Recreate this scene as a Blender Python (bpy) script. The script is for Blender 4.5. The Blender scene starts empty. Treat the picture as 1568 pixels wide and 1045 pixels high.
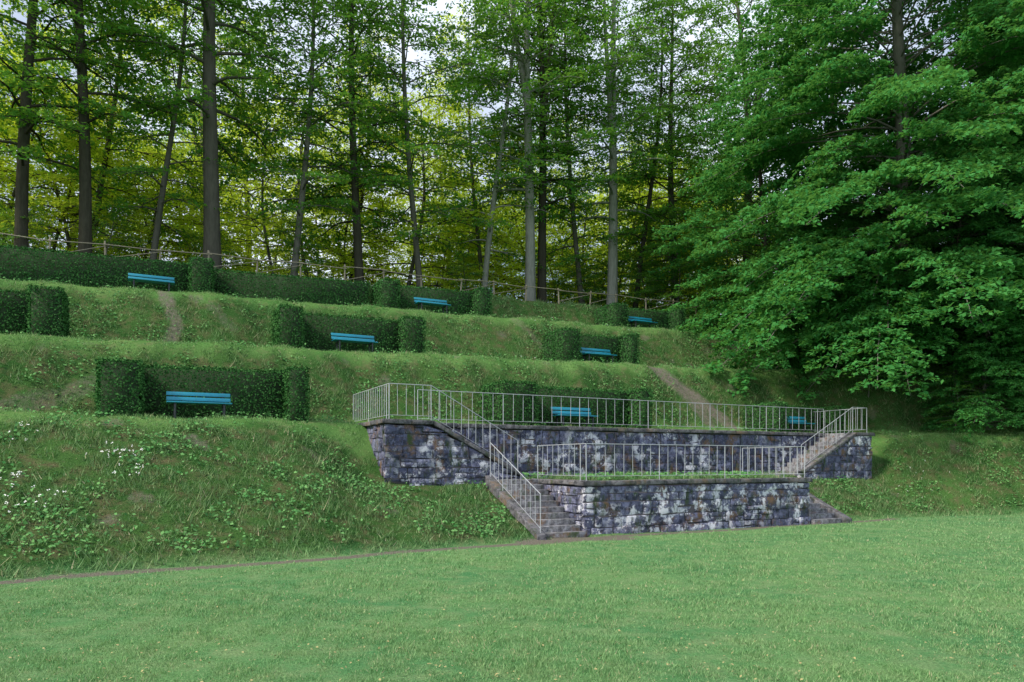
import bpy, math, numpy as np
from mathutils import Matrix, Vector
rng=np.random.default_rng(7)
scene=bpy.context.scene
scene.view_settings.view_transform='Standard'
try: scene.view_settings.look='None'
except Exception: pass
scene.view_settings.exposure=0
TH=math.radians(27); OX,OY=1.95,19.3
CU,SU=math.cos(TH),math.sin(TH)
SITE=Matrix.Translation((OX,OY,0))@Matrix.Rotation(TH,4,'Z')
def W(u,v): return OX+CU*u-SU*v, OY+SU*u+CU*v
def UV(x,y):
    dx,dy=x-OX,y-OY
    return CU*dx+SU*dy, -SU*dx+CU*dy
# ---------------------------------------------------------------- terrain height
def sm(a,b,x):
    t=np.clip((x-a)/(b-a),0,1); return t*t*(3-2*t)
def foot(u): return np.interp(u,[-60,-30,-12.7,0,11,30],[-9,-4.0,-1.5,-.15,.4,.4])
PV=[4.2,4.6,7.0,9.0,9.35,11.8,13.9,14.25,16.6,17.7,18.2,22,34,90,500]
PZ=[3.08,3.17,3.34,5.92,6.1,6.25,8.6,8.78,8.92,10.4,10.65,11.0,11.2,2,-10]
def lump(x,y):
    return (np.sin(1.7*x+.6*np.sin(2.3*y))*np.sin(1.3*y+1.1*np.sin(.9*x))+.5*np.sin(4.1*x+1.3*y)*np.sin(3.7*y-1.1*x))
def outer1(u,v):
    f=foot(u)
    a=3.08*np.clip((v-f)/(4.2-f),0,1)
    b=np.interp(v,PV,PZ)
    z=np.where(v<4.2,a,b)
    return z+.022*np.clip(u,-25,30)*sm(5,9,v)
def shift(u,v): return .055*np.clip(u-14,0,11)**2*(1-sm(8,12,v))+sm(7,8,v)*(.10*np.sin(.83*u+v*.2)+.06*np.sin(2.3*u+1)+.03*np.sin(5.1*u))
def H(u,v):
    u=np.asarray(u,float); v=np.asarray(v,float)
    vp=v+shift(u,v)
    z=sum(outer1(u,vp+d) for d in (-.12,-.04,.04,.12))/4
    f=foot(u)
    low=np.where(v<3,1.35*np.clip((v-f)/(3-f),0,1),np.interp(v,[3,5.0,6.5],[1.35,3.15,3.3]))
    w=sm(-7.2,-4.8,u)*(1-sm(15.9,18,u))
    z=np.where(v<6.5,z*(1-w)+low*w,z)
    z=z+.045*lump(u,v)*sm(.2,1.5,v-f)+.014*lump(u*4.3,v*3.9)*sm(.2,1.5,v-f)
    ins=(u>-4.4)&(u<15.5)
    z=np.where(ins&(v>4.5)&(v<6.8),3.16+(v-4.5)*.08,z)
    mid=((u>-.5)&(u<11.8)&(v>3.1)&(v<=4.5))|((u>.2)&(u<8.4)&(v>.2)&(v<=3.1))|((u>-1.4)&(u<10.1)&(v>2.9)&(v<=3.1))
    z=np.where(mid,1.47,z)
    z=np.where(ins&~mid&(v>3.1)&(v<=4.5),1.2,z)
    st=((u>-1.45)&(u<=.1)|(u>8.5)&(u<10.2))&(v<2.9)&(v>-.1)
    z=np.where(st,np.clip(v/2.8,0,1)*1.4-.25,z)
    return z
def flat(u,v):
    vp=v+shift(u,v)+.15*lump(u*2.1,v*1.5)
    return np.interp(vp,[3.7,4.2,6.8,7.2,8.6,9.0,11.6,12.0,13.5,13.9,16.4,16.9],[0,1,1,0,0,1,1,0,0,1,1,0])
def hz(u,v): return float(H(np.array([u]),np.array([v]))[0])
# ---------------------------------------------------------------- helpers
def np_mesh(name,V,F,mat=None,smooth=False,attrs=None):
    me=bpy.data.meshes.new(name)
    V=np.asarray(V,np.float32); F=np.asarray(F,np.int32)
    k=F.shape[1]
    me.vertices.add(len(V)); me.vertices.foreach_set('co',V.ravel())
    me.loops.add(F.size); me.loops.foreach_set('vertex_index',F.ravel())
    me.polygons.add(len(F)); me.polygons.foreach_set('loop_start',np.arange(len(F),dtype=np.int32)*k)
    if smooth: me.polygons.foreach_set('use_smooth',np.ones(len(F),bool))
    me.update(calc_edges=True)
    if attrs:
        for n,a in attrs.items():
            at=me.attributes.new(n,'FLOAT','POINT'); at.data.foreach_set('value',np.asarray(a,np.float32))
    if mat: me.materials.append(mat)
    return me
def obj(name,me,parent=None,site=False):
    o=bpy.data.objects.new(name,me); scene.collection.objects.link(o)
    if parent: o.parent=parent
    if site: o.matrix_world=SITE
    return o
def empty(name,M=None):
    o=bpy.data.objects.new(name,None); scene.collection.objects.link(o)
    if M is not None: o.matrix_world=M
    return o
class MB:
    def __init__(s): s.V=[];s.F=[];s.n=0
    def add(s,V,F):
        V=np.asarray(V,float);s.V.append(V);s.F.append(np.asarray(F,int)+s.n);s.n+=len(V)
    def box(s,a,b,jit=0,fn=None):
        a=np.array(a,float);b=np.array(b,float)
        V=np.array([[x,y,z] for z in (a[2],b[2]) for y in (a[1],b[1]) for x in (a[0],b[0])])
        if jit: V=V+rng.uniform(-jit,jit,V.shape)
        if fn: V=fn(V)
        s.add(V,[[0,2,3,1],[4,5,7,6],[0,1,5,4],[2,6,7,3],[0,4,6,2],[1,3,7,5]])
    def tube(s,P,R,n=6):
        P=np.asarray(P,float);R=np.broadcast_to(R,(len(P),))
        T=np.gradient(P,axis=0);T/=np.linalg.norm(T,axis=1)[:,None]+1e-9
        ref=np.where(np.abs(T[:,2:3])>.9,[[1.,0,0]],[[0,0,1.]])
        A=np.cross(T,ref);A/=np.linalg.norm(A,axis=1)[:,None];B=np.cross(T,A)
        an=np.arange(n)*2*math.pi/n
        V=P[:,None]+R[:,None,None]*(np.cos(an)[None,:,None]*A[:,None]+np.sin(an)[None,:,None]*B[:,None])
        F=[]
        for i in range(len(P)-1):
            for j in range(n):
                F.append([i*n+j,i*n+(j+1)%n,(i+1)*n+(j+1)%n,(i+1)*n+j])
        s.add(V.reshape(-1,3),F)
    def mesh(s,name,mat,smooth=False): return np_mesh(name,np.concatenate(s.V),np.concatenate(s.F),mat,smooth)
def leaves(C,Nrm,size,asp=.6):
    N=len(C)
    Nrm=Nrm/np.linalg.norm(Nrm,axis=1)[:,None]
    r=rng.normal(size=(N,3));A=np.cross(Nrm,r);A/=np.linalg.norm(A,axis=1)[:,None];B=np.cross(Nrm,A)
    size=np.broadcast_to(size,(N,))[:,None]
    V=np.stack([C-A*size*.5,C+B*size*asp*.5-A*size*.05+Nrm*size*.1,C+A*size*.55,C-B*size*asp*.5-A*size*.05+Nrm*size*.1],1).reshape(-1,3)
    return V,np.arange(4*N).reshape(N,4)
# ---------------------------------------------------------------- materials
class NT:
    def __init__(s,name):
        s.m=bpy.data.materials.new(name);s.m.use_nodes=True;s.t=s.m.node_tree;s.t.nodes.clear()
    def n(s,ty,ins=None,**kw):
        nd=s.t.nodes.new(ty)
        for k,v in kw.items(): setattr(nd,k,v)
        if ins:
            for k,v in ins.items():
                if isinstance(v,bpy.types.NodeSocket): s.t.links.new(v,nd.inputs[k])
                else: nd.inputs[k].default_value=v
        return nd
    def mix(s,f,a,b,mode='MIX'):
        nd=s.t.nodes.new('ShaderNodeMix');nd.data_type='RGBA';nd.blend_type=mode
        for i,v in ((0,f),(6,a),(7,b)):
            if isinstance(v,bpy.types.NodeSocket): s.t.links.new(v,nd.inputs[i])
            else: nd.inputs[i].default_value=(*v,1) if i and len(v)==3 else v
        return nd.outputs[2]
    def noise(s,scale,vec=None,det=4,rough=.55):
        nd=s.n('ShaderNodeTexNoise',{'Scale':scale,'Detail':det,'Roughness':rough})
        if vec is not None: s.t.links.new(vec,nd.inputs['Vector'])
        return nd.outputs[0]
    def ramp(s,f,a,b):
        return s.n('ShaderNodeMapRange',{0:f,1:a,2:b}).outputs[0]
    def geo(s): return s.n('ShaderNodeNewGeometry')
    def out(s,sh): s.n('ShaderNodeOutputMaterial',{0:sh}); return s.m
def leaf_mat(name,c1,c2,c3,tr,tf=.45):
    t=NT(name);g=t.geo()
    oi=t.n('ShaderNodeObjectInfo')
    c=t.mix(g.outputs['Random Per Island'],c1,c2)
    c=t.mix(t.ramp(oi.outputs['Random'],-.2,1.4),c,c3)
    d=t.n('ShaderNodeBsdfDiffuse',{'Color':c})
    if tf<=0: return t.out(d.outputs[0])
    tl=t.n('ShaderNodeBsdfTranslucent',{'Color':(*tr,1)})
    m=t.n('ShaderNodeMixShader',{0:tf,1:d.outputs[0],2:tl.outputs[0]})
    return t.out(m.outputs[0])
M_leaf=leaf_mat('forest_leaf',(.015,.12,.025),(.12,.33,.055),(.085,.25,.035),(.24,.48,.05),.45)
M_yellow=leaf_mat('painted_glow_leaf',(.28,.52,.04),(.60,.72,.08),(.46,.62,.05),(.70,.82,.07),.5)  # backlit sun glow of the background foliage put into the leaf colour
M_beech=leaf_mat('beech_leaf',(.02,.14,.04),(.12,.36,.09),(.06,.24,.06),(.16,.40,.07),.35)
M_hedge=leaf_mat('hedge_leaf',(.015,.07,.02),(.085,.21,.06),(.045,.14,.04),(0,0,0),0)
M_weed=leaf_mat('weed_leaf',(.04,.16,.045),(.17,.34,.12),(.10,.25,.07),(0,0,0),0)
def ground_colour(t,pos,lawn,dirt):
    fl=t.n('ShaderNodeAttribute',attribute_name='flat').outputs['Fac']
    n1=t.ramp(t.noise(.45,pos,3),.35,.65);n2=t.ramp(t.noise(2.3,pos,4,.7),.35,.68)
    L=t.mix(n1,(.13,.36,.14),(.23,.45,.17));L=t.mix(t.ramp(n2,.2,1.1),L,(.33,.48,.22))
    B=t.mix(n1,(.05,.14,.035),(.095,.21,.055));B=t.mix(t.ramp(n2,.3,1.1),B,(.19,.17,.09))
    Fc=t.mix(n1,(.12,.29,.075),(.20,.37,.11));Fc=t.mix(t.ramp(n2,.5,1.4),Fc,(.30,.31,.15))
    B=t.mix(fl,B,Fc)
    C=t.mix(lawn,B,L)
    if dirt is None: return C,None
    n3=t.noise(30,pos,4,.7)
    D=t.mix(n3,(.18,.15,.12),(.38,.34,.29))
    return t.mix(dirt,C,D),n3
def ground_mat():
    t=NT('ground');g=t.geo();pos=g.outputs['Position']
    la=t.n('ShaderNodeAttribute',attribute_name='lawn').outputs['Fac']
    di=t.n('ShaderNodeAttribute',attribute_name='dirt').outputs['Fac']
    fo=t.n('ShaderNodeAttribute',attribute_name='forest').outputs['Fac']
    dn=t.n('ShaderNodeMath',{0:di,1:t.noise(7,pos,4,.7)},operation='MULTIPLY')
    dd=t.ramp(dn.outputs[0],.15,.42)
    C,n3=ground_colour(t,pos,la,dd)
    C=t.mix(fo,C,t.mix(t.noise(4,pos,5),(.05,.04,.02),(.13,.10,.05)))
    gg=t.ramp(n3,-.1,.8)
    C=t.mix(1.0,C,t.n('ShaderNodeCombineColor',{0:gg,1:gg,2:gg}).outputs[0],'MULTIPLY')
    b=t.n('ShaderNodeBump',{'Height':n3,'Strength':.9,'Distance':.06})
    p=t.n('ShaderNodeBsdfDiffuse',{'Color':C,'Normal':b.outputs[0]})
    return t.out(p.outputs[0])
def grass_mat():
    t=NT('grass_blades');g=t.geo();pos=g.outputs['Position']
    la=t.n('ShaderNodeAttribute',attribute_name='lawn').outputs['Fac']
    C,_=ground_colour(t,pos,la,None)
    r=g.outputs['Random Per Island']
    C=t.mix(r,t.mix(.65,C,(.02,.09,.03)),t.mix(.5,C,(.42,.62,.30)))
    C=t.mix(t.ramp(r,.93,.97),C,(.50,.47,.30))
    d=t.n('ShaderNodeBsdfDiffuse',{'Color':C})
    tl=t.n('ShaderNodeBsdfTranslucent',{'Color':t.mix(.3,C,(.3,.55,.1))})
    return t.out(t.n('ShaderNodeMixShader',{0:.3,1:d.outputs[0],2:tl.outputs[0]}).outputs[0])
def stone_mat(name,a,b,lich,thr=.56,warm=(.19,.11,.06)):
    t=NT(name);g=t.geo();pos=g.outputs['Position'];r=g.outputs['Random Per Island']
    c=t.mix(r,a,b)
    c=t.mix(t.ramp(t.noise(6,pos,7,.75),.42,.60),c,(a[0]*.35,a[1]*.35,a[2]*.35))
    c=t.mix(t.ramp(t.noise(1.7,pos,5,.7),.53,.66),c,warm)
    big=t.ramp(t.noise(.6,pos,3,.6),.43,.55)
    sp=t.ramp(t.noise(2.6,pos,7,.75),thr,thr+.06)
    m=t.n('ShaderNodeMath',{0:big,1:sp},operation='MULTIPLY').outputs[0]
    c=t.mix(m,c,lich)
    c=t.mix(t.ramp(t.noise(11,pos,5,.8),.62,.68),c,tuple(x*.7 for x in lich))
    mp=t.n('ShaderNodeMapping',{'Vector':pos,'Scale':(2.5,2.5,.9)}).outputs[0]
    c=t.mix(t.ramp(t.noise(1.3,mp,6,.75),.54,.66),c,(.045,.075,.025))
    bu=t.n('ShaderNodeBump',{'Height':t.noise(18,pos,7,.75),'Strength':1.0,'Distance':.05})
    return t.out(t.n('ShaderNodeBsdfPrincipled',{'Base Color':c,'Roughness':.9,'Normal':bu.outputs[0]}).outputs[0])
M_stone=stone_mat('wall_stone',(.075,.085,.16),(.24,.25,.40),(.74,.74,.82),.51)
M_cope=stone_mat('coping_stone',(.13,.13,.15),(.24,.23,.25),(.38,.38,.38),.64,(.18,.13,.09))
M_step=stone_mat('step_stone',(.24,.24,.27),(.34,.34,.37),(.4,.4,.42),.64)
def plain(name,c,rough=.6,metal=0,var=.25,scale=12):
    t=NT(name);pos=t.geo().outputs['Position']
    cc=t.mix(t.noise(scale,pos,5,.65),tuple(x*(1-var) for x in c),tuple(min(1,x*(1+var)) for x in c))
    return t.out(t.n('ShaderNodeBsdfPrincipled',{'Base Color':cc,'Roughness':rough,'Metallic':metal}).outputs[0])
M_mortar=plain('mortar',(.06,.06,.075),.95,0,.6,5)
M_metal=plain('galvanised_steel',(.42,.44,.48),.45,.1)
M_dark=plain('painted_iron',(.03,.035,.04),.5,.2)
M_blue=plain('bench_paint',(.008,.23,.34),.45,0,.3,8)
M_wood=plain('weathered_wood',(.30,.26,.19),.85,0,.3,9)
M_core=plain('hedge_core',(.02,.045,.015),.95)
M_white=plain('flower_petals',(.8,.8,.76),.6,0,.1)
def bark_mat(name='bark',d1=(.025,.023,.018),d2=(.10,.095,.07),l1=(.10,.10,.085),l2=(.32,.31,.27)):
    t=NT(name);g=t.geo();pos=g.outputs['Position'];oi=t.n('ShaderNodeObjectInfo')
    mp=t.n('ShaderNodeMapping',{'Vector':pos,'Scale':(5,5,1.2)}).outputs[0]
    n=t.noise(1.5,mp,4,.7)
    c=t.mix(n,d1,d2)
    c=t.mix(t.ramp(oi.outputs['Random'],.3,1.3),c,t.mix(n,l1,l2))
    b=t.n('ShaderNodeBump',{'Height':n,'Strength':.8,'Distance':.06})
    return t.out(t.n('ShaderNodeBsdfDiffuse',{'Color':c,'Normal':b.outputs[0]}).outputs[0])
M_bark=bark_mat(); M_pale=bark_mat('pale_bark',(.12,.12,.10),(.38,.38,.34),(.18,.18,.16),(.48,.48,.43))
M_ground=ground_mat(); M_grass=grass_mat()
# ---------------------------------------------------------------- ground
def dirtmask(u,v):
    d=np.zeros_like(u)
    def seg(pts,w,s=1.):
        nonlocal d
        for (a,b),(c,e) in zip(pts[:-1],pts[1:]):
            du,dv=c-a,e-b;t=np.clip(((u-a)*du+(v-b)*dv)/(du*du+dv*dv),0,1)
            r=np.hypot(u-a-t*du,v-b-t*dv)
            d=np.maximum(d,s*(1-sm(w*.35,w,r)))
    us=np.linspace(-28,13,34)
    seg([(a,float(foot(a))-.35+.12*math.sin(a)+.05*math.sin(3*a)) for a in us],.36,.85)
    seg([(-2,-.7),(-.6,-.45),(.6,-.8)],.7,.9)
    seg([(-9.9,11.6),(-9.5,12.6),(-10,14.4)],.42,.66)
    seg([(9.3,9.4),(10.3,8.4),(11.8,7.3),(12.2,6.2)],.6,.75)
    seg([(10.3,8.4),(10.9,7.2)],.5,.65)
    seg([(18,14.4),(19,12.5),(20.5,10)],.7,.7)
    seg([(5.0,14.0),(5.4,13.3),(5.8,12.3)],.4,.45)
    seg([(-14,7.2),(-12.6,7.6),(-11.5,8.2)],.5,.45)
    seg([(-8.3,13.3),(-7.6,12.6)],.4,.45)
    seg([(-9.5,3.4),(-9.2,3.0)],.3,.6)
    d=np.maximum(d,.6*sm(19,24,u)*sm(4.2,7,v+.04*(u-18)**2))
    d=np.maximum(d,.5*sm(.75,1.2,lump(u*.9+7,v*1.3+1))*sm(.5,1.5,v-foot(u))*(v<17.5))
    return d
ua=np.concatenate([[-600,-300,-150,-90,-60,-45],np.arange(-34,-20,1.),np.arange(-20,26,.2),np.arange(26,45,1.),[50,60,90,150,300,600]])
va=np.concatenate([[-600,-300,-150,-80,-50,-35],np.arange(-25,-4,1.),np.arange(-4,19,.12),np.arange(19,45,1.),[50,60,75,90,150,300,600]])
UU,VV=np.meshgrid(ua,va)
ZZ=H(UU,VV);nu,nv=len(ua),len(va)
idx=np.arange(nu*nv).reshape(nv,nu)
F=np.stack([idx[:-1,:-1],idx[:-1,1:],idx[1:,1:],idx[1:,:-1]],-1).reshape(-1,4)
def lawnf(u,v): return 1-sm(-.3,.5,v-foot(u)+.055*np.clip(u-14,0,11)**2)
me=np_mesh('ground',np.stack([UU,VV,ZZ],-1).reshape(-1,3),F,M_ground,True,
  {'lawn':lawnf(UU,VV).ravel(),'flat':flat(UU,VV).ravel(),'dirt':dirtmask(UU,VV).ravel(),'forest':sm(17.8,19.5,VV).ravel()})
obj('ground',me,site=True)
# ---------------------------------------------------------------- grass
HEDGES=[]
HEDGES+=[(-11.6,-6.3,5.75,6.8,1.42,1.0,.55),(0,6.1,5.75,6.8,1.4,1.3,.5),(12.4,16.6,5.75,6.7,1.15,.7,.5),
 (-19,-12.8,10.8,11.8,1.5,0,.9),(-6.3,-.9,10.75,11.8,1.42,.8,.8),(5.3,9.3,10.75,11.7,1.35,.9,.5),
 (-22,-8.1,15.8,16.8,1.45,0,.8),(-1.1,4.3,15.7,16.7,1.35,.8,.7),(11.4,16.2,15.7,16.7,1.25,.9,.5)]
HEDGE2=[(-8.0,-1.3,16.2,17.0,1.4,0,0)]
def blocked(u,v):
    b=(u>-4.75)&(u<15.85)&(v>2.9)&(v<4.65)&~((u>0)&(u<11.4)&(v>3)&(v<4.1))
    b|=(u>-1.7)&(u<10.2)&(v>-.12)&(v<3.0)&~((u>.6)&(u<8.1)&(v>.5))
    b|=(u>-4.75)&(u<-4.1)&(v>2.9)&(v<7.1)
    b|=(u<15.85)&(u>15.1)&(v>2.9)&(v<6.3)
    for (a,c,d,e,h,l,r) in HEDGES+HEDGE2: b|=(u>a)&(u<c)&(v>d)&(v<e)
    return b
def blades(u,v,h,w,name):
    dm=dirtmask(u,v);k=(~blocked(u,v))&(rng.random(len(u))>dm*1.1)
    u,v,h,w=u[k],v[k],h[k],w[k];N=len(u);z=H(u,v)
    a=rng.uniform(0,2*math.pi,N);ln=rng.uniform(.2,1.1,N)*h;a2=rng.uniform(0,2*math.pi,N)
    B=np.stack([u,v,z-.01],1);S=np.stack([np.cos(a)*w/2,np.sin(a)*w/2,0*w],1)
    T=B+np.stack([np.cos(a2)*ln,np.sin(a2)*ln,h],1)
    V=np.stack([B-S,B+S,T],1).reshape(-1,3)
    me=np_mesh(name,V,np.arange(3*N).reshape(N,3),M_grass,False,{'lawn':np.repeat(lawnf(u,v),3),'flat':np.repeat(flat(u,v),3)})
    return obj(name,me,site=True)
N=520000
yy=2.0/rng.uniform(2/32,2/4.6,N);xx=rng.uniform(-1,1,N)*(.8*yy+1.0)
u,v=UV(xx,yy);k=(v<foot(u)+.4-.055*np.clip(u-14,0,11)**2);u,v,yk=u[k],v[k],yy[k]
cl=np.clip(.85+.3*lump(u*.9,v*.9)+.35*lump(u*4.3,v*3.9),.3,2)
blades(u,v,rng.uniform(.02,.055,len(u))*(yk/7)**.35*cl,.010*(yk/7)**.8*rng.uniform(.6,1.4,len(u)),'lawn_grass')
N=440000
u=rng.uniform(-19,27,N);v=rng.uniform(-4.5,18.2,N);k=v>foot(u)-.1-.055*np.clip(u-14,0,11)**2;u,v=u[k],v[k]
cl=np.clip(.85+.6*lump(u*1.3+2,v*1.6)+.5*lump(u*4.1,v*4.7),.25,2.4)
edge=1-.5*flat(u,v)
blades(u,v,rng.uniform(.06,.20,len(u))*cl*edge,rng.uniform(.014,.032,len(u)),'bank_grass')
# weeds
N=190000
u=rng.uniform(-19,26,N);v=rng.uniform(-4,17.8,N)
k=(v>foot(u)+.3-.055*np.clip(u-14,0,11)**2)&(~blocked(u,v))&(lump(u*.8+5,v*1.1+3)+.5*lump(u*2.3,v*2.9)+.35*rng.normal(size=N)>.3)&(rng.random(N)>dirtmask(u,v))&(rng.random(N)>flat(u,v)*.75);u,v=u[k],v[k]
C=np.stack([u,v,H(u,v)+rng.uniform(.02,.20,len(u))],1)
V,F=leaves(C,np.array([0,-.5,1])+rng.normal(size=C.shape)*.5,rng.uniform(.04,.11,len(u)),.7)
obj('bank_weeds',np_mesh('bank_weeds',V,F,M_weed),site=True)
N=2200
yy=2.0/rng.uniform(2/28,2/5.0,N);xx=rng.uniform(-1,1,N)*(.8*yy+1.0);u,v=UV(xx,yy);k=v<foot(u)-.1-.055*np.clip(u-14,0,11)**2;u,v=u[k],v[k]
C=np.stack([u,v,H(u,v)+.03],1);V,F=leaves(C,np.array([0,0,1])+rng.normal(size=C.shape)*.3,rng.uniform(.02,.04,len(u)),.7)
obj('fallen_leaves',np_mesh('fallen_leaves',V,F,plain('dry_leaf',(.34,.30,.13),.8,0,.5,3)),site=True)
# wildflowers
cs=[(-13.4,1.3,.4,45),(-12.7,.6,.4,20),(-11.0,2.3,.25,22),(-10.9,1.6,.3,8),(-13,3.0,.5,10),(9,12.6,2,20),(17,1.5,.8,12)]
P=np.concatenate([np.stack([rng.normal(a,s,n),rng.normal(b,s*.6,n)],1) for a,b,s,n in cs])
C=np.stack([P[:,0],P[:,1],H(P[:,0],P[:,1])+rng.uniform(.12,.28,len(P))],1)
C=np.repeat(C,3,0)+rng.normal(size=(len(C)*3,3))*.016
V,F=leaves(C,np.array([0,-.7,1])+rng.normal(size=C.shape)*.3,.035,.8)
obj('white_wildflowers',np_mesh('white_wildflowers',V,F,M_white),site=True)
# ---------------------------------------------------------------- hedges
def hedge(name,spec):
    a,c,d,e,h,lw,rw=spec
    parts=[(a,c,d,e,h)]
    if lw: parts.append((a,a+lw,d-.85,d+.1,h+.03))
    if rw: parts.append((c-rw,c,d-.85,d+.1,h+.02))
    root=empty(name,SITE);mb=MB();Cs=[];Ns=[]
    z0h=float(np.mean(H(np.linspace(a,c,9),np.full(9,d))));sl=float(H(np.array([c]),np.array([d]))[0]-H(np.array([a]),np.array([d]))[0])/(c-a)
    zf=lambda x:z0h+sl*(np.asarray(x)-(a+c)/2)
    for i,(u0,u1,v0,v1,hh) in enumerate(parts):
        ins=.06+.006*i
        def fn(V): V[:,2]=V[:,2]+zf(V[:,0]); return V
        mb.box((u0+ins,v0+ins,-.5),(u1-ins,v1-ins,hh-ins),0,fn)
        den=680
        ph=rng.uniform(0,9)
        def face(n,fn,nr):
            n=int(n*den)
            if n<1:return
            q=rng.random((n,2));C=fn(q[:,0],q[:,1]);bul=.02*np.sin(.9*C[:,0]+.7*C[:,1]+ph)*np.sin(1.6*C[:,2]+ph)+rng.normal(0,.03,n)
            C=C+np.array(nr)*bul[:,None];Cs.append(C);Ns.append(np.array(nr)*1.0+rng.normal(size=C.shape)*.75)
        L=u1-u0;D=v1-v0;h2=hh+.2
        face(L*hh,lambda s,t:np.stack([u0+s*L,0*s+v0,zf(u0+s*L)+t*h2-.2],1),(0,-1,0))
        face(L*hh*.5,lambda s,t:np.stack([u0+s*L,0*s+v1,zf(u0+s*L)+t*hh],1),(0,1,0))
        face(L*D,lambda s,t:np.stack([u0+s*L,v0+t*D,zf(u0+s*L)+hh],1),(0,0,1))
        face(D*hh,lambda s,t:np.stack([0*s+u0,v0+s*D,zf(u0+0*s)+t*h2-.2],1),(-1,0,0))
        face(D*hh,lambda s,t:np.stack([0*s+u1,v0+s*D,zf(u1+0*s)+t*hh],1),(1,0,0))
    C=np.concatenate(Cs);Nn=np.concatenate(Ns)
    V,F=leaves(C,Nn,rng.uniform(.04,.085,len(C)),.7)
    obj('foliage',np_mesh(name+'_foliage',V,F,M_hedge),root);obj('core',mb.mesh(name+'_core',M_core),root)
for s in HEDGES+HEDGE2: hedge('clipped_hedge',s)
# ---------------------------------------------------------------- benches
def bench(u,v):
    z=hz(u,v);root=empty('park_bench',SITE@Matrix.Translation((u,v,z)))
    L=1.62
    for i,y in enumerate((-.24,-.12,0,.12)):
        mb=MB();mb.box((-L/2,y-.052,.39),(L/2,y+.052,.425));obj('seat_slat_%d'%i,mb.mesh('slat',M_blue),root)
    for i,(y,zz) in enumerate(((.215,.53),(.24,.67))):
        mb=MB();mb.box((-L/2,y-.018,zz-.05),(L/2,y+.018,zz+.05),fn=lambda V:V+np.stack([0*V[:,2],(V[:,2]-.6)*.2,0*V[:,2]],1));obj('backrest_%d'%i,mb.mesh('back',M_blue),root)
    for i,x in enumerate((-L/2+.2,L/2-.2)):
        mb=MB()
        mb.box((x-.025,-.26,-.08),(x+.025,-.21,.388));mb.box((x-.025,.15,-.08),(x+.025,.2,.388))
        mb.box((x-.022,-.26,.345),(x+.022,.2,.387))
        mb.box((x-.022,.165,.387),(x+.022,.197,.74),fn=lambda V:V+np.stack([0*V[:,2],(V[:,2]-.387)*.2*(1)+.03,0*V[:,2]],1))
        obj('leg_frame_%d'%i,mb.mesh('leg',M_dark),root)
    for o in root.children:
        m=o.modifiers.new('b','BEVEL');m.width=.006;m.segments=2
for a,b in ((-9.2,5.0),(2.9,5.15),(13.9,5.2),(-3.6,10.1),(7.2,10.1),(-10.3,15.0),(1.3,14.95),(13.3,14.95)): bench(a,b)
# ---------------------------------------------------------------- stone walls
def bevel(o,w=.02):
    m=o.modifiers.new('b','BEVEL');m.width=w;m.segments=2;m.limit_method='ANGLE'
def stones(mb,axis,c,s0,s1,z0,z1,sgn=-1,top=None,depth=.16,rowh=(.22,.42)):
    z=z0
    while z<z1-.04:
        hh=rng.uniform(*rowh)
        if z+hh>z1-.18: hh=z1-z
        s=s0
        while s<s1-.02:
            w=rng.uniform(.2,.85)
            if s+w>s1-.2: w=s1-s
            split=rng.random()<.42 and hh>.25
            sp=rng.uniform(.3,.7)
            for (za,zb) in (((z,z+hh*sp),(z+hh*sp,z+hh)) if split else ((z,z+hh),)):
              if top is None or min(top(s),top(s+w))>za+.06 or max(top(s),top(s+w))>za+.12:
                g=.006;pr=rng.uniform(-.012,.04)
                a,b=s+g,s+w-g
                if axis=='u':
                    lo,hi=(c+sgn*pr,c-sgn*depth)
                    bx=((a,min(lo,hi),za+g),(b,max(lo,hi),zb-g))
                else:
                    lo,hi=(c+sgn*pr,c-sgn*depth)
                    bx=((min(lo,hi),a,za+g),(max(lo,hi),b,zb-g))
                def fn(V):
                    if top is not None:
                        ss=V[:,0] if axis=='u' else V[:,1]
                        V[:,2]=np.minimum(V[:,2],np.array([top(q) for q in ss]))
                        V[:,2]=np.maximum(V[:,2],za)
                    return V
                mb.box(bx[0],bx[1],.03,fn)
            s+=w
        z+=hh
def slope_l(s): return float(np.interp(s,[-3.2,-.35],[3.06,1.55]))
def slope_r(s): return float(np.interp(s,[11.7,14.7],[1.55,3.06]))
def cope(mb,axis,c0,c1,s0,s1,z0,z1):
    s=s0
    while s<s1-.01:
        w=rng.uniform(.7,1.3)
        if s+w>s1-.5:w=s1-s
        if axis=='u': mb.box((s+.004,c0,z0),(s+w-.004,c1,z1),.014)
        else: mb.box((c0,s+.004,z0),(c1,s+w-.004,z1),.014)
        s+=w
root=empty('lower_retaining_wall',SITE)
mb=MB();stones(mb,'u',0,0,8.6,-.15,1.35);stones(mb,'v',0,.16,2.85,-.15,1.35);stones(mb,'v',8.6,.16,2.85,-.15,1.35,1)
o=obj('stones',mb.mesh('stones',M_stone),root);bevel(o)
mb=MB();mb.box((.03,.03,-.3),(8.57,.4,1.35));mb.box((.031,.4,-.3),(.4,2.85,1.348));mb.box((8.2,.4,-.3),(8.569,2.85,1.348))
obj('mortar',mb.mesh('m',M_mortar),root)
mb=MB();cope(mb,'u',-.07,.42,-.07,8.67,1.37,1.5);cope(mb,'v',-.07,.4,.43,2.85,1.37,1.5);cope(mb,'v',8.2,8.67,.43,2.85,1.37,1.5)
o=obj('coping',mb.mesh('c',M_cope),root);bevel(o,.014)
root=empty('upper_retaining_wall',SITE)
mb=MB();stones(mb,'u',4.3,-3.0,14.6,1.3,3.05);stones(mb,'v',-4.6,3.16,7,.9,3.05)
stones(mb,'v',15.7,3.16,6.5,.9,3.05,1)
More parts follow.
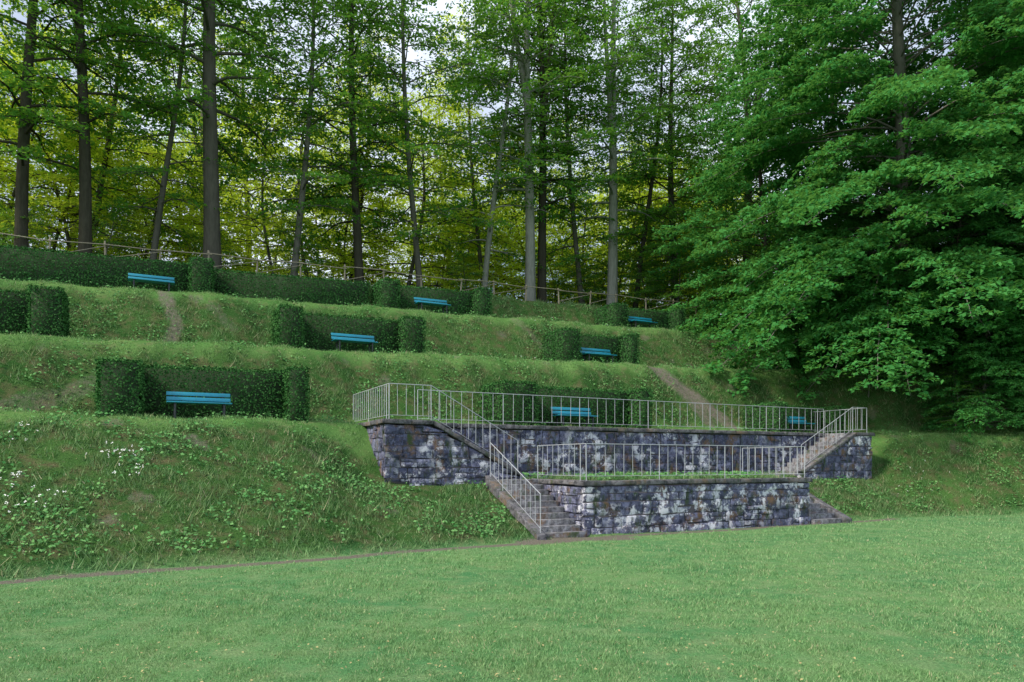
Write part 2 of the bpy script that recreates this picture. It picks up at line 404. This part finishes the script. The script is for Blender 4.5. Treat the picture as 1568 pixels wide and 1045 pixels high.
stones(mb,'u',3.0,-4.6,-.3,.95,3.05,-1,slope_l);stones(mb,'u',3.0,11.6,15.7,.95,3.05,-1,slope_r)
o=obj('stones',mb.mesh('stones',M_stone),root);bevel(o)
mb=MB();mb.box((-3.1,4.33,1.0),(14.7,4.7,3.04))
mb.box((-4.57,3.03,.6),(-3.3,4.6,3.04));mb.box((-4.569,4.6,.6),(-4.2,7,3.038))
mb.box((14.8,3.03,.6),(15.67,4.6,3.04));mb.box((15.3,4.6,.6),(15.669,6.5,3.038))
obj('mortar',mb.mesh('m',M_mortar),root)
mb=MB()
def fl(V): V[:,2]=np.where(V[:,2]>1,[slope_l(q)-.01 for q in V[:,0]],V[:,2]);return V
def fr(V): V[:,2]=np.where(V[:,2]>1,[slope_r(q)-.01 for q in V[:,0]],V[:,2]);return V
mb.box((-3.3,3.03,.6),(-.35,3.28,3),0,fl);mb.box((11.65,3.03,.6),(14.8,3.28,3),0,fr)
obj('flight_core',mb.mesh('m',M_mortar),root)
mb=MB();cope(mb,'u',4.2,4.72,-3.2,14.7,3.07,3.2);cope(mb,'u',2.92,3.35,-4.7,-3.2,3.07,3.2);cope(mb,'v',-4.7,-4.2,3.36,7,3.07,3.2)
cope(mb,'u',2.92,3.35,14.7,15.8,3.07,3.2);cope(mb,'v',15.3,15.8,3.36,6.5,3.07,3.2)
def fl2(V): V[:,2]+=np.array([slope_l(q) for q in V[:,0]]);return V
def fr2(V): V[:,2]+=np.array([slope_r(q) for q in V[:,0]]);return V
for i in range(3):
    mb.box((-3.195+i*.95,2.93,.01),(-3.205+(i+1)*.95,3.32,.14),0,fl2)
    mb.box((11.705+i*1.0,2.93,.01),(11.695+(i+1)*1.0,3.32,.14),0,fr2)
mb.box((-4.19,3.36,3.05),(-3.2,4.7,3.17));mb.box((14.72,3.36,3.05),(15.29,4.7,3.17))
o=obj('coping',mb.mesh('c',M_cope),root);bevel(o,.014)
def upper_flight(name,u0,u1,n=10):
    root=empty(name,SITE);mb=MB();du=(u1-u0)/n;dz=(3.17-1.48)/n
    for i in range(n):
        x=u0+i*du;mb.box((min(x,x+du*1.08),3.29,1.1),(max(x,x+du*1.08),4.27,1.48+dz*(i+1)),.004)
    o=obj('steps',mb.mesh('s',M_step),root);bevel(o,.01)
upper_flight('stone_stairs',-.4,-3.2);upper_flight('stone_stairs',11.7,14.72)
def lower_flight(u0,u1,cheeks):
    root=empty('stone_stairs',SITE);mb=MB();n=10;dv=.285;dz=.15
    for i in range(n):
        mb.box((u0+.02,-.15+i*dv,-.3),(u1-.02,-.15+(i+1)*dv*1.0+.05,dz*(i+1)-.01*(i==n-1)),.004)
    o=obj('steps',mb.mesh('s',M_step),root);bevel(o,.01)
    mb=MB()
    for c in cheeks:
        k=7
        for j in range(k):
            a=-.3+j*3.2/k;b=a+3.2/k-.01
            def fn(V):
                t=np.interp(V[:,1],[-.3,2.9],[.14,1.62]);V[:,2]=np.where(V[:,2]>0,t,V[:,2]);return V
            mb.box((c-.14,a,-.4),(c+.14,b,1),.004,fn)
    o=obj('side_walls',mb.mesh('s',M_cope),root);bevel(o,.015)
lower_flight(-1.32,-.03,[-1.47]);lower_flight(8.63,9.95,[10.1])
# ---------------------------------------------------------------- railings
def railing(name,pts,sp=.3,h=1.0):
    mb=MB();pts=[np.array(p,float) for p in pts]
    for a,b in zip(pts[:-1],pts[1:]):
        L=np.linalg.norm((b-a)[:2]);n=max(1,round(L/sp));up=np.array([0,0,1.])
        mb.tube([a+up*h,(a+b)/2+up*h,b+up*h],.011,6);mb.tube([a+up*.12,(a+b)/2+up*.12,b+up*.12],.007,5)
        for i in range(n+1):
            p=a+(b-a)*i/n;post=(i%8==0 or i==n)
            r=.013 if post else .008
            q=rng.normal(0,.006,2)
            mb.tube([p+up*(-.06 if post else .12),p+up*h+np.array([q[0],q[1],0])],r,5)
    obj(name,mb.mesh(name,M_metal,True),site=True)
z3=3.2
railing('metal_railing',[(-4.45,7,z3),(-4.45,3.12,z3),(-3.2,3.12,z3),(-.4,3.12,1.66)],.23)
railing('metal_railing',[(-3.15,4.42,z3),(14.6,4.42,z3)],.36)
railing('metal_railing',[(.12,2.8,1.5),(.12,.1,1.5),(8.48,.1,1.5),(8.48,2.8,1.5)],.31)
railing('metal_railing',[(11.8,3.12,1.66),(14.7,3.12,z3),(15.55,3.12,z3),(15.55,6.4,z3)],.25)
railing('metal_railing',[(-1.47,-.2,.18),(-1.47,2.8,1.57)],.28)
# ---------------------------------------------------------------- rustic fence on the crest
mb=MB();us=np.arange(-22,21.5,2.0);prev=None
for i,a in enumerate(us):
    vv=18.2+.15*math.sin(a);z=hz(a,vv)
    mb.tube([(a,vv,z-.2),(a+rng.normal(0,.05),vv,z+.86+rng.normal(0,.04))],[.045,.038],7)
    if prev is not None:
        p=prev
        mb.tube([(p[0]-.1,p[1]-.06,p[2]+.76+rng.normal(0,.03)),(a+.1,vv-.06,z+.74+rng.normal(0,.03))],.022,6)
        if i%3!=1: mb.tube([(p[0],p[1]-.05,p[2]+.15),(a,vv-.05,z+.66)],.018,6)
    prev=(a,vv,z)
obj('wooden_fence',mb.mesh('wooden_fence',M_wood,True),site=True)
# ---------------------------------------------------------------- trees
def make_tree(seed,Ht,hb,R,nl,per,ls,a0,b0,r0=.3,low=False,fork=False,smin=.22,lr=.3):
    global rng
    rng=np.random.default_rng(seed);mb=MB()
    zz=np.linspace(-.4,Ht,14);bend=rng.normal(0,.35,2);ph=rng.uniform(0,6,2)
    def tp(z): 
        t=z/Ht
        return np.stack([bend[0]*t*2+.25*np.sin(t*5+ph[0])*t*2,bend[1]*t*2+.25*np.sin(t*4+ph[1])*t*2,z],-1)
    def tr(z): return r0*(1-z/Ht)**.8+.02+.25*r0*np.exp(-np.clip(z,0,99)/.5)
    mb.tube(tp(zz),tr(np.clip(zz,0,Ht)),9)
    mb.tube(tp(np.linspace(-.4,1.5,7)),tr(np.linspace(0,1.5,7))+.005,9)
    if fork:
        s=np.linspace(0,1,8);z0=Ht*.42;P=tp(np.array([z0]))[0]+np.stack([s*2.2*(1-.3*s),s*.6,s*Ht*.45],1)
        mb.tube(P,tr(z0)*.75*(1-s)+.03,8)
    Cs=[];Ns=[];gol=2.399
    for i in range(nl):
        f=(i+.5)/nl;h=hb+(Ht-hb)*f**(1.35 if low else .92);az=i*gol+rng.normal(0,.3)
        if low: prof=(1-f)**.5*(.95+.2*math.sin(f*3))
        else: prof=math.sin(math.pi*min(1,(f*.82+.18)))**.7
        L=R*prof*rng.uniform(.62,1.15)+.5
        d=np.array([math.cos(az),math.sin(az)])
        a=a0*(.3+f*1.2);b=b0*(1.1-f*.6)
        s=np.linspace(0,1,7)
        def lp(s):
            s=np.asarray(s);z=h+L*(a*s-b*s*s)
            P=tp(np.full(s.shape,h));wob=.25*np.sin(s*6+i)*s
            return np.stack([P[...,0]+d[0]*L*s-d[1]*wob,P[...,1]+d[1]*L*s+d[0]*wob,z],-1)
        mb.tube(lp(s),(tr(h)*lr*(1-s*.93)+.008),5)
        nt=max(4,int(L*2.6))
        for j in range(nt):
            sj=smin+(1-smin)*(j+rng.random())/nt;side=1 if j%2 else -1
            ta=az+side*rng.uniform(.5,1.15);lt=(.42*L*(1-sj)+rng.uniform(.5,1.3))
            p0=lp(np.array([sj]))[0];td=np.array([math.cos(ta),math.sin(ta)])
            up=rng.uniform(-.05,.3)
            n=int(per*lt);t=rng.random(n)**.8;lat=rng.normal(0,.26,n)*(1.15-t*.7)
            C=np.stack([p0[0]+td[0]*lt*t-td[1]*lat,p0[1]+td[1]*lt*t+td[0]*lat,p0[2]+lt*(up*t-.32*t*t)+rng.normal(0,.07,n)-.12*np.abs(lat)],1)
            Cs.append(C);tl=np.array([td[0]*.35,td[1]*.35,1.])
            Ns.append(tl+rng.normal(size=C.shape)*.5)
            if lt>1.5 and not low:
                tt=np.array([0,.5,1.]);mb.tube(np.stack([p0[0]+td[0]*lt*tt,p0[1]+td[1]*lt*tt,p0[2]+lt*(up*tt-.32*tt*tt)],1),[.022,.014,.006],4)
    C=np.concatenate(Cs);Nn=np.concatenate(Ns)
    V,F=leaves(C,Nn,rng.uniform(.7,1.25,len(C))*ls,.62)
    return mb.mesh('trunk_and_limbs',M_bark,True),V,F
def variant(seed,mat=M_leaf,**k):
    t,V,F=make_tree(seed,**k);return t,np_mesh('crown',V,F,mat)
def recol(v,mat):
    m=v[1].copy();m.materials.clear();m.materials.append(mat);return v[0],m
def rebark(v,mat):
    m=v[0].copy();m.materials.clear();m.materials.append(mat);return m,v[1]
A=variant(1,Ht=24,hb=4,R=4.7,nl=54,per=24,ls=.19,a0=.55,b0=.35,r0=.25)
B=variant(2,Ht=26,hb=6,R=4.6,nl=50,per=24,ls=.19,a0=.7,b0=.3,r0=.27,fork=True)
Cc=variant(3,Ht=22,hb=3,R=3.9,nl=48,per=22,ls=.18,a0=.5,b0=.4,r0=.16)
D=variant(4,Ht=27,hb=6,R=4.9,nl=50,per=24,ls=.19,a0=.6,b0=.35,r0=.34,fork=True)
S=variant(5,Ht=8,hb=.5,R=3.0,nl=34,per=26,ls=.15,a0=.5,b0=.35,r0=.06)
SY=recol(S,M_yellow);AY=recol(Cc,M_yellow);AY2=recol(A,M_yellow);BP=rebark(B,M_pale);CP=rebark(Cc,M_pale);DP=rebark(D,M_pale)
G=variant(8,mat=M_beech,Ht=28,hb=1.0,R=10.4,nl=240,per=38,ls=.21,a0=.5,b0=.60,r0=.45,low=True,smin=.38,lr=.17)
G2=variant(9,mat=M_beech,Ht=15,hb=.4,R=6.0,nl=85,per=34,ls=.20,a0=.4,b0=.42,r0=.2,low=True,smin=.3,lr=.2)
rng=np.random.default_rng(77)
def plant(name,var,u,v,s=1.,rot=None,sz=None,parent=None):
    x,y=W(u,v);z=hz(u,v)-.05
    rot=rng.uniform(0,6.28) if rot is None else rot
    M=Matrix.Translation((x,y,z))@Matrix.Rotation(rot,4,'Z')@Matrix.Diagonal((s,s,sz or s,1))
    if parent:
        for me,n in ((var[0],'trunk'),(var[1],'crown')):
            o=obj(n,me,parent);o.matrix_world=M
    else:
        r=empty(name,M);obj('trunk',var[0],r);obj('crown',var[1],r)
for a,b,vr,s in ((-15.3,21,A,1),(-12.9,20.6,B,.95),(-10.3,22.5,Cc,.9),(-7.7,20.4,D,1.1),(-3.9,21,Cc,1),(-.2,22,A,.95),(3.1,21.5,Cc,1),(7.3,22.5,CP,1.05),
  (9.6,20.8,BP,1.1),(10.8,21.5,B,1),(14,22,Cc,1),(15.4,20.8,DP,.95),(18,22,Cc,1),(21.5,22,A,1),(26,20,D,1),(30,16,A,1),(-19,20,B,1)):
    plant('beech_tree',vr,a,b,s)
forest=empty('background_forest')
vs=[A,B,Cc,D]
for row,(v0,st) in enumerate(((39,6.2),(50,9.5))):
    for a in np.arange(-26-row*8,46+row*8,st):
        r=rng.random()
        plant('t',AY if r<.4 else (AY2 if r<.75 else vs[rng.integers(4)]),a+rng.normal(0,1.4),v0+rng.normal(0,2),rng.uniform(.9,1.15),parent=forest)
for a in np.arange(-16,24,2.6):
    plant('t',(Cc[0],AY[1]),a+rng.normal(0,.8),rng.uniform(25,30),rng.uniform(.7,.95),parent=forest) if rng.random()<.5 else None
und=empty('undergrowth')
for i in range(14):
    plant('s',S,rng.uniform(-26,32),rng.uniform(20.5,24),rng.uniform(.3,.55),parent=und)
for i,a in enumerate(np.arange(-26,34,1.8)):
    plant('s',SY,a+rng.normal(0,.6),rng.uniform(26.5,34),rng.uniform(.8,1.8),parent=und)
for a,b,s in ((19,19,.8),(21,17.5,.8),(22.5,15,.9),(24,18,1.1),(26,14,1),(20.3,20.5,.9),(17.5,20,.5),(19.8,6.2,.4),(21.2,3.0,.35)): plant('s',S,a,b,s,parent=und)
plant('large_beech_tree',G,23.8,7.2,1.0,rot=.5)
plant('large_beech_tree',G,33,4.0,.95,rot=2.6)
for a,b,s in ((21.5,14.5,1.),(28,9.5,1.),(23.3,4.2,.62),(27,2.6,.75),(20.6,8.4,.5),(25,5.5,.7),(22.6,2.4,.45),(24.8,1.4,.5)): plant('young_beech_tree',G2,a,b,s)
# ---------------------------------------------------------------- light, sky, camera
EL,AZ=math.radians(43),math.radians(238)
w=bpy.data.worlds.new('World');scene.world=w;w.use_nodes=True;nt=w.node_tree
sky=nt.nodes.new('ShaderNodeTexSky');sky.sky_type='NISHITA';sky.sun_disc=False;sky.sun_elevation=EL;sky.sun_rotation=AZ
tc=nt.nodes.new('ShaderNodeTexCoord');nz=nt.nodes.new('ShaderNodeTexNoise');nz.inputs['Scale'].default_value=2.6;nz.inputs['Detail'].default_value=6
nt.links.new(tc.outputs['Generated'],nz.inputs['Vector'])
mr=nt.nodes.new('ShaderNodeMapRange');mr.inputs[1].default_value=.30;mr.inputs[2].default_value=.58;nt.links.new(nz.outputs[0],mr.inputs[0])
mx=nt.nodes.new('ShaderNodeMix');mx.data_type='RGBA';nt.links.new(mr.outputs[0],mx.inputs[0]);nt.links.new(sky.outputs[0],mx.inputs[6]);mx.inputs[7].default_value=(7.2,7.9,9.2,1)
bg=nt.nodes['Background'];nt.links.new(mx.outputs[2],bg.inputs[0]);bg.inputs[1].default_value=.15
sd=bpy.data.lights.new('sun','SUN');sd.energy=4.6;sd.angle=math.radians(8);sd.color=(1,.92,.77)
so=bpy.data.objects.new('sun',sd);scene.collection.objects.link(so)
dirv=Vector((math.sin(AZ)*math.cos(EL),math.cos(AZ)*math.cos(EL),math.sin(EL)))
so.rotation_euler=dirv.to_track_quat('Z','Y').to_euler();so.location=dirv*80
cd=bpy.data.cameras.new('camera');cam=bpy.data.objects.new('camera',cd);scene.collection.objects.link(cam)
cam.location=(0,0,2.0);cam.rotation_euler=(math.radians(90),0,0)
cd.sensor_width=36;cd.lens=25.26;cd.shift_y=.1183;cd.clip_end=3000;cd.clip_start=.05
scene.camera=cam
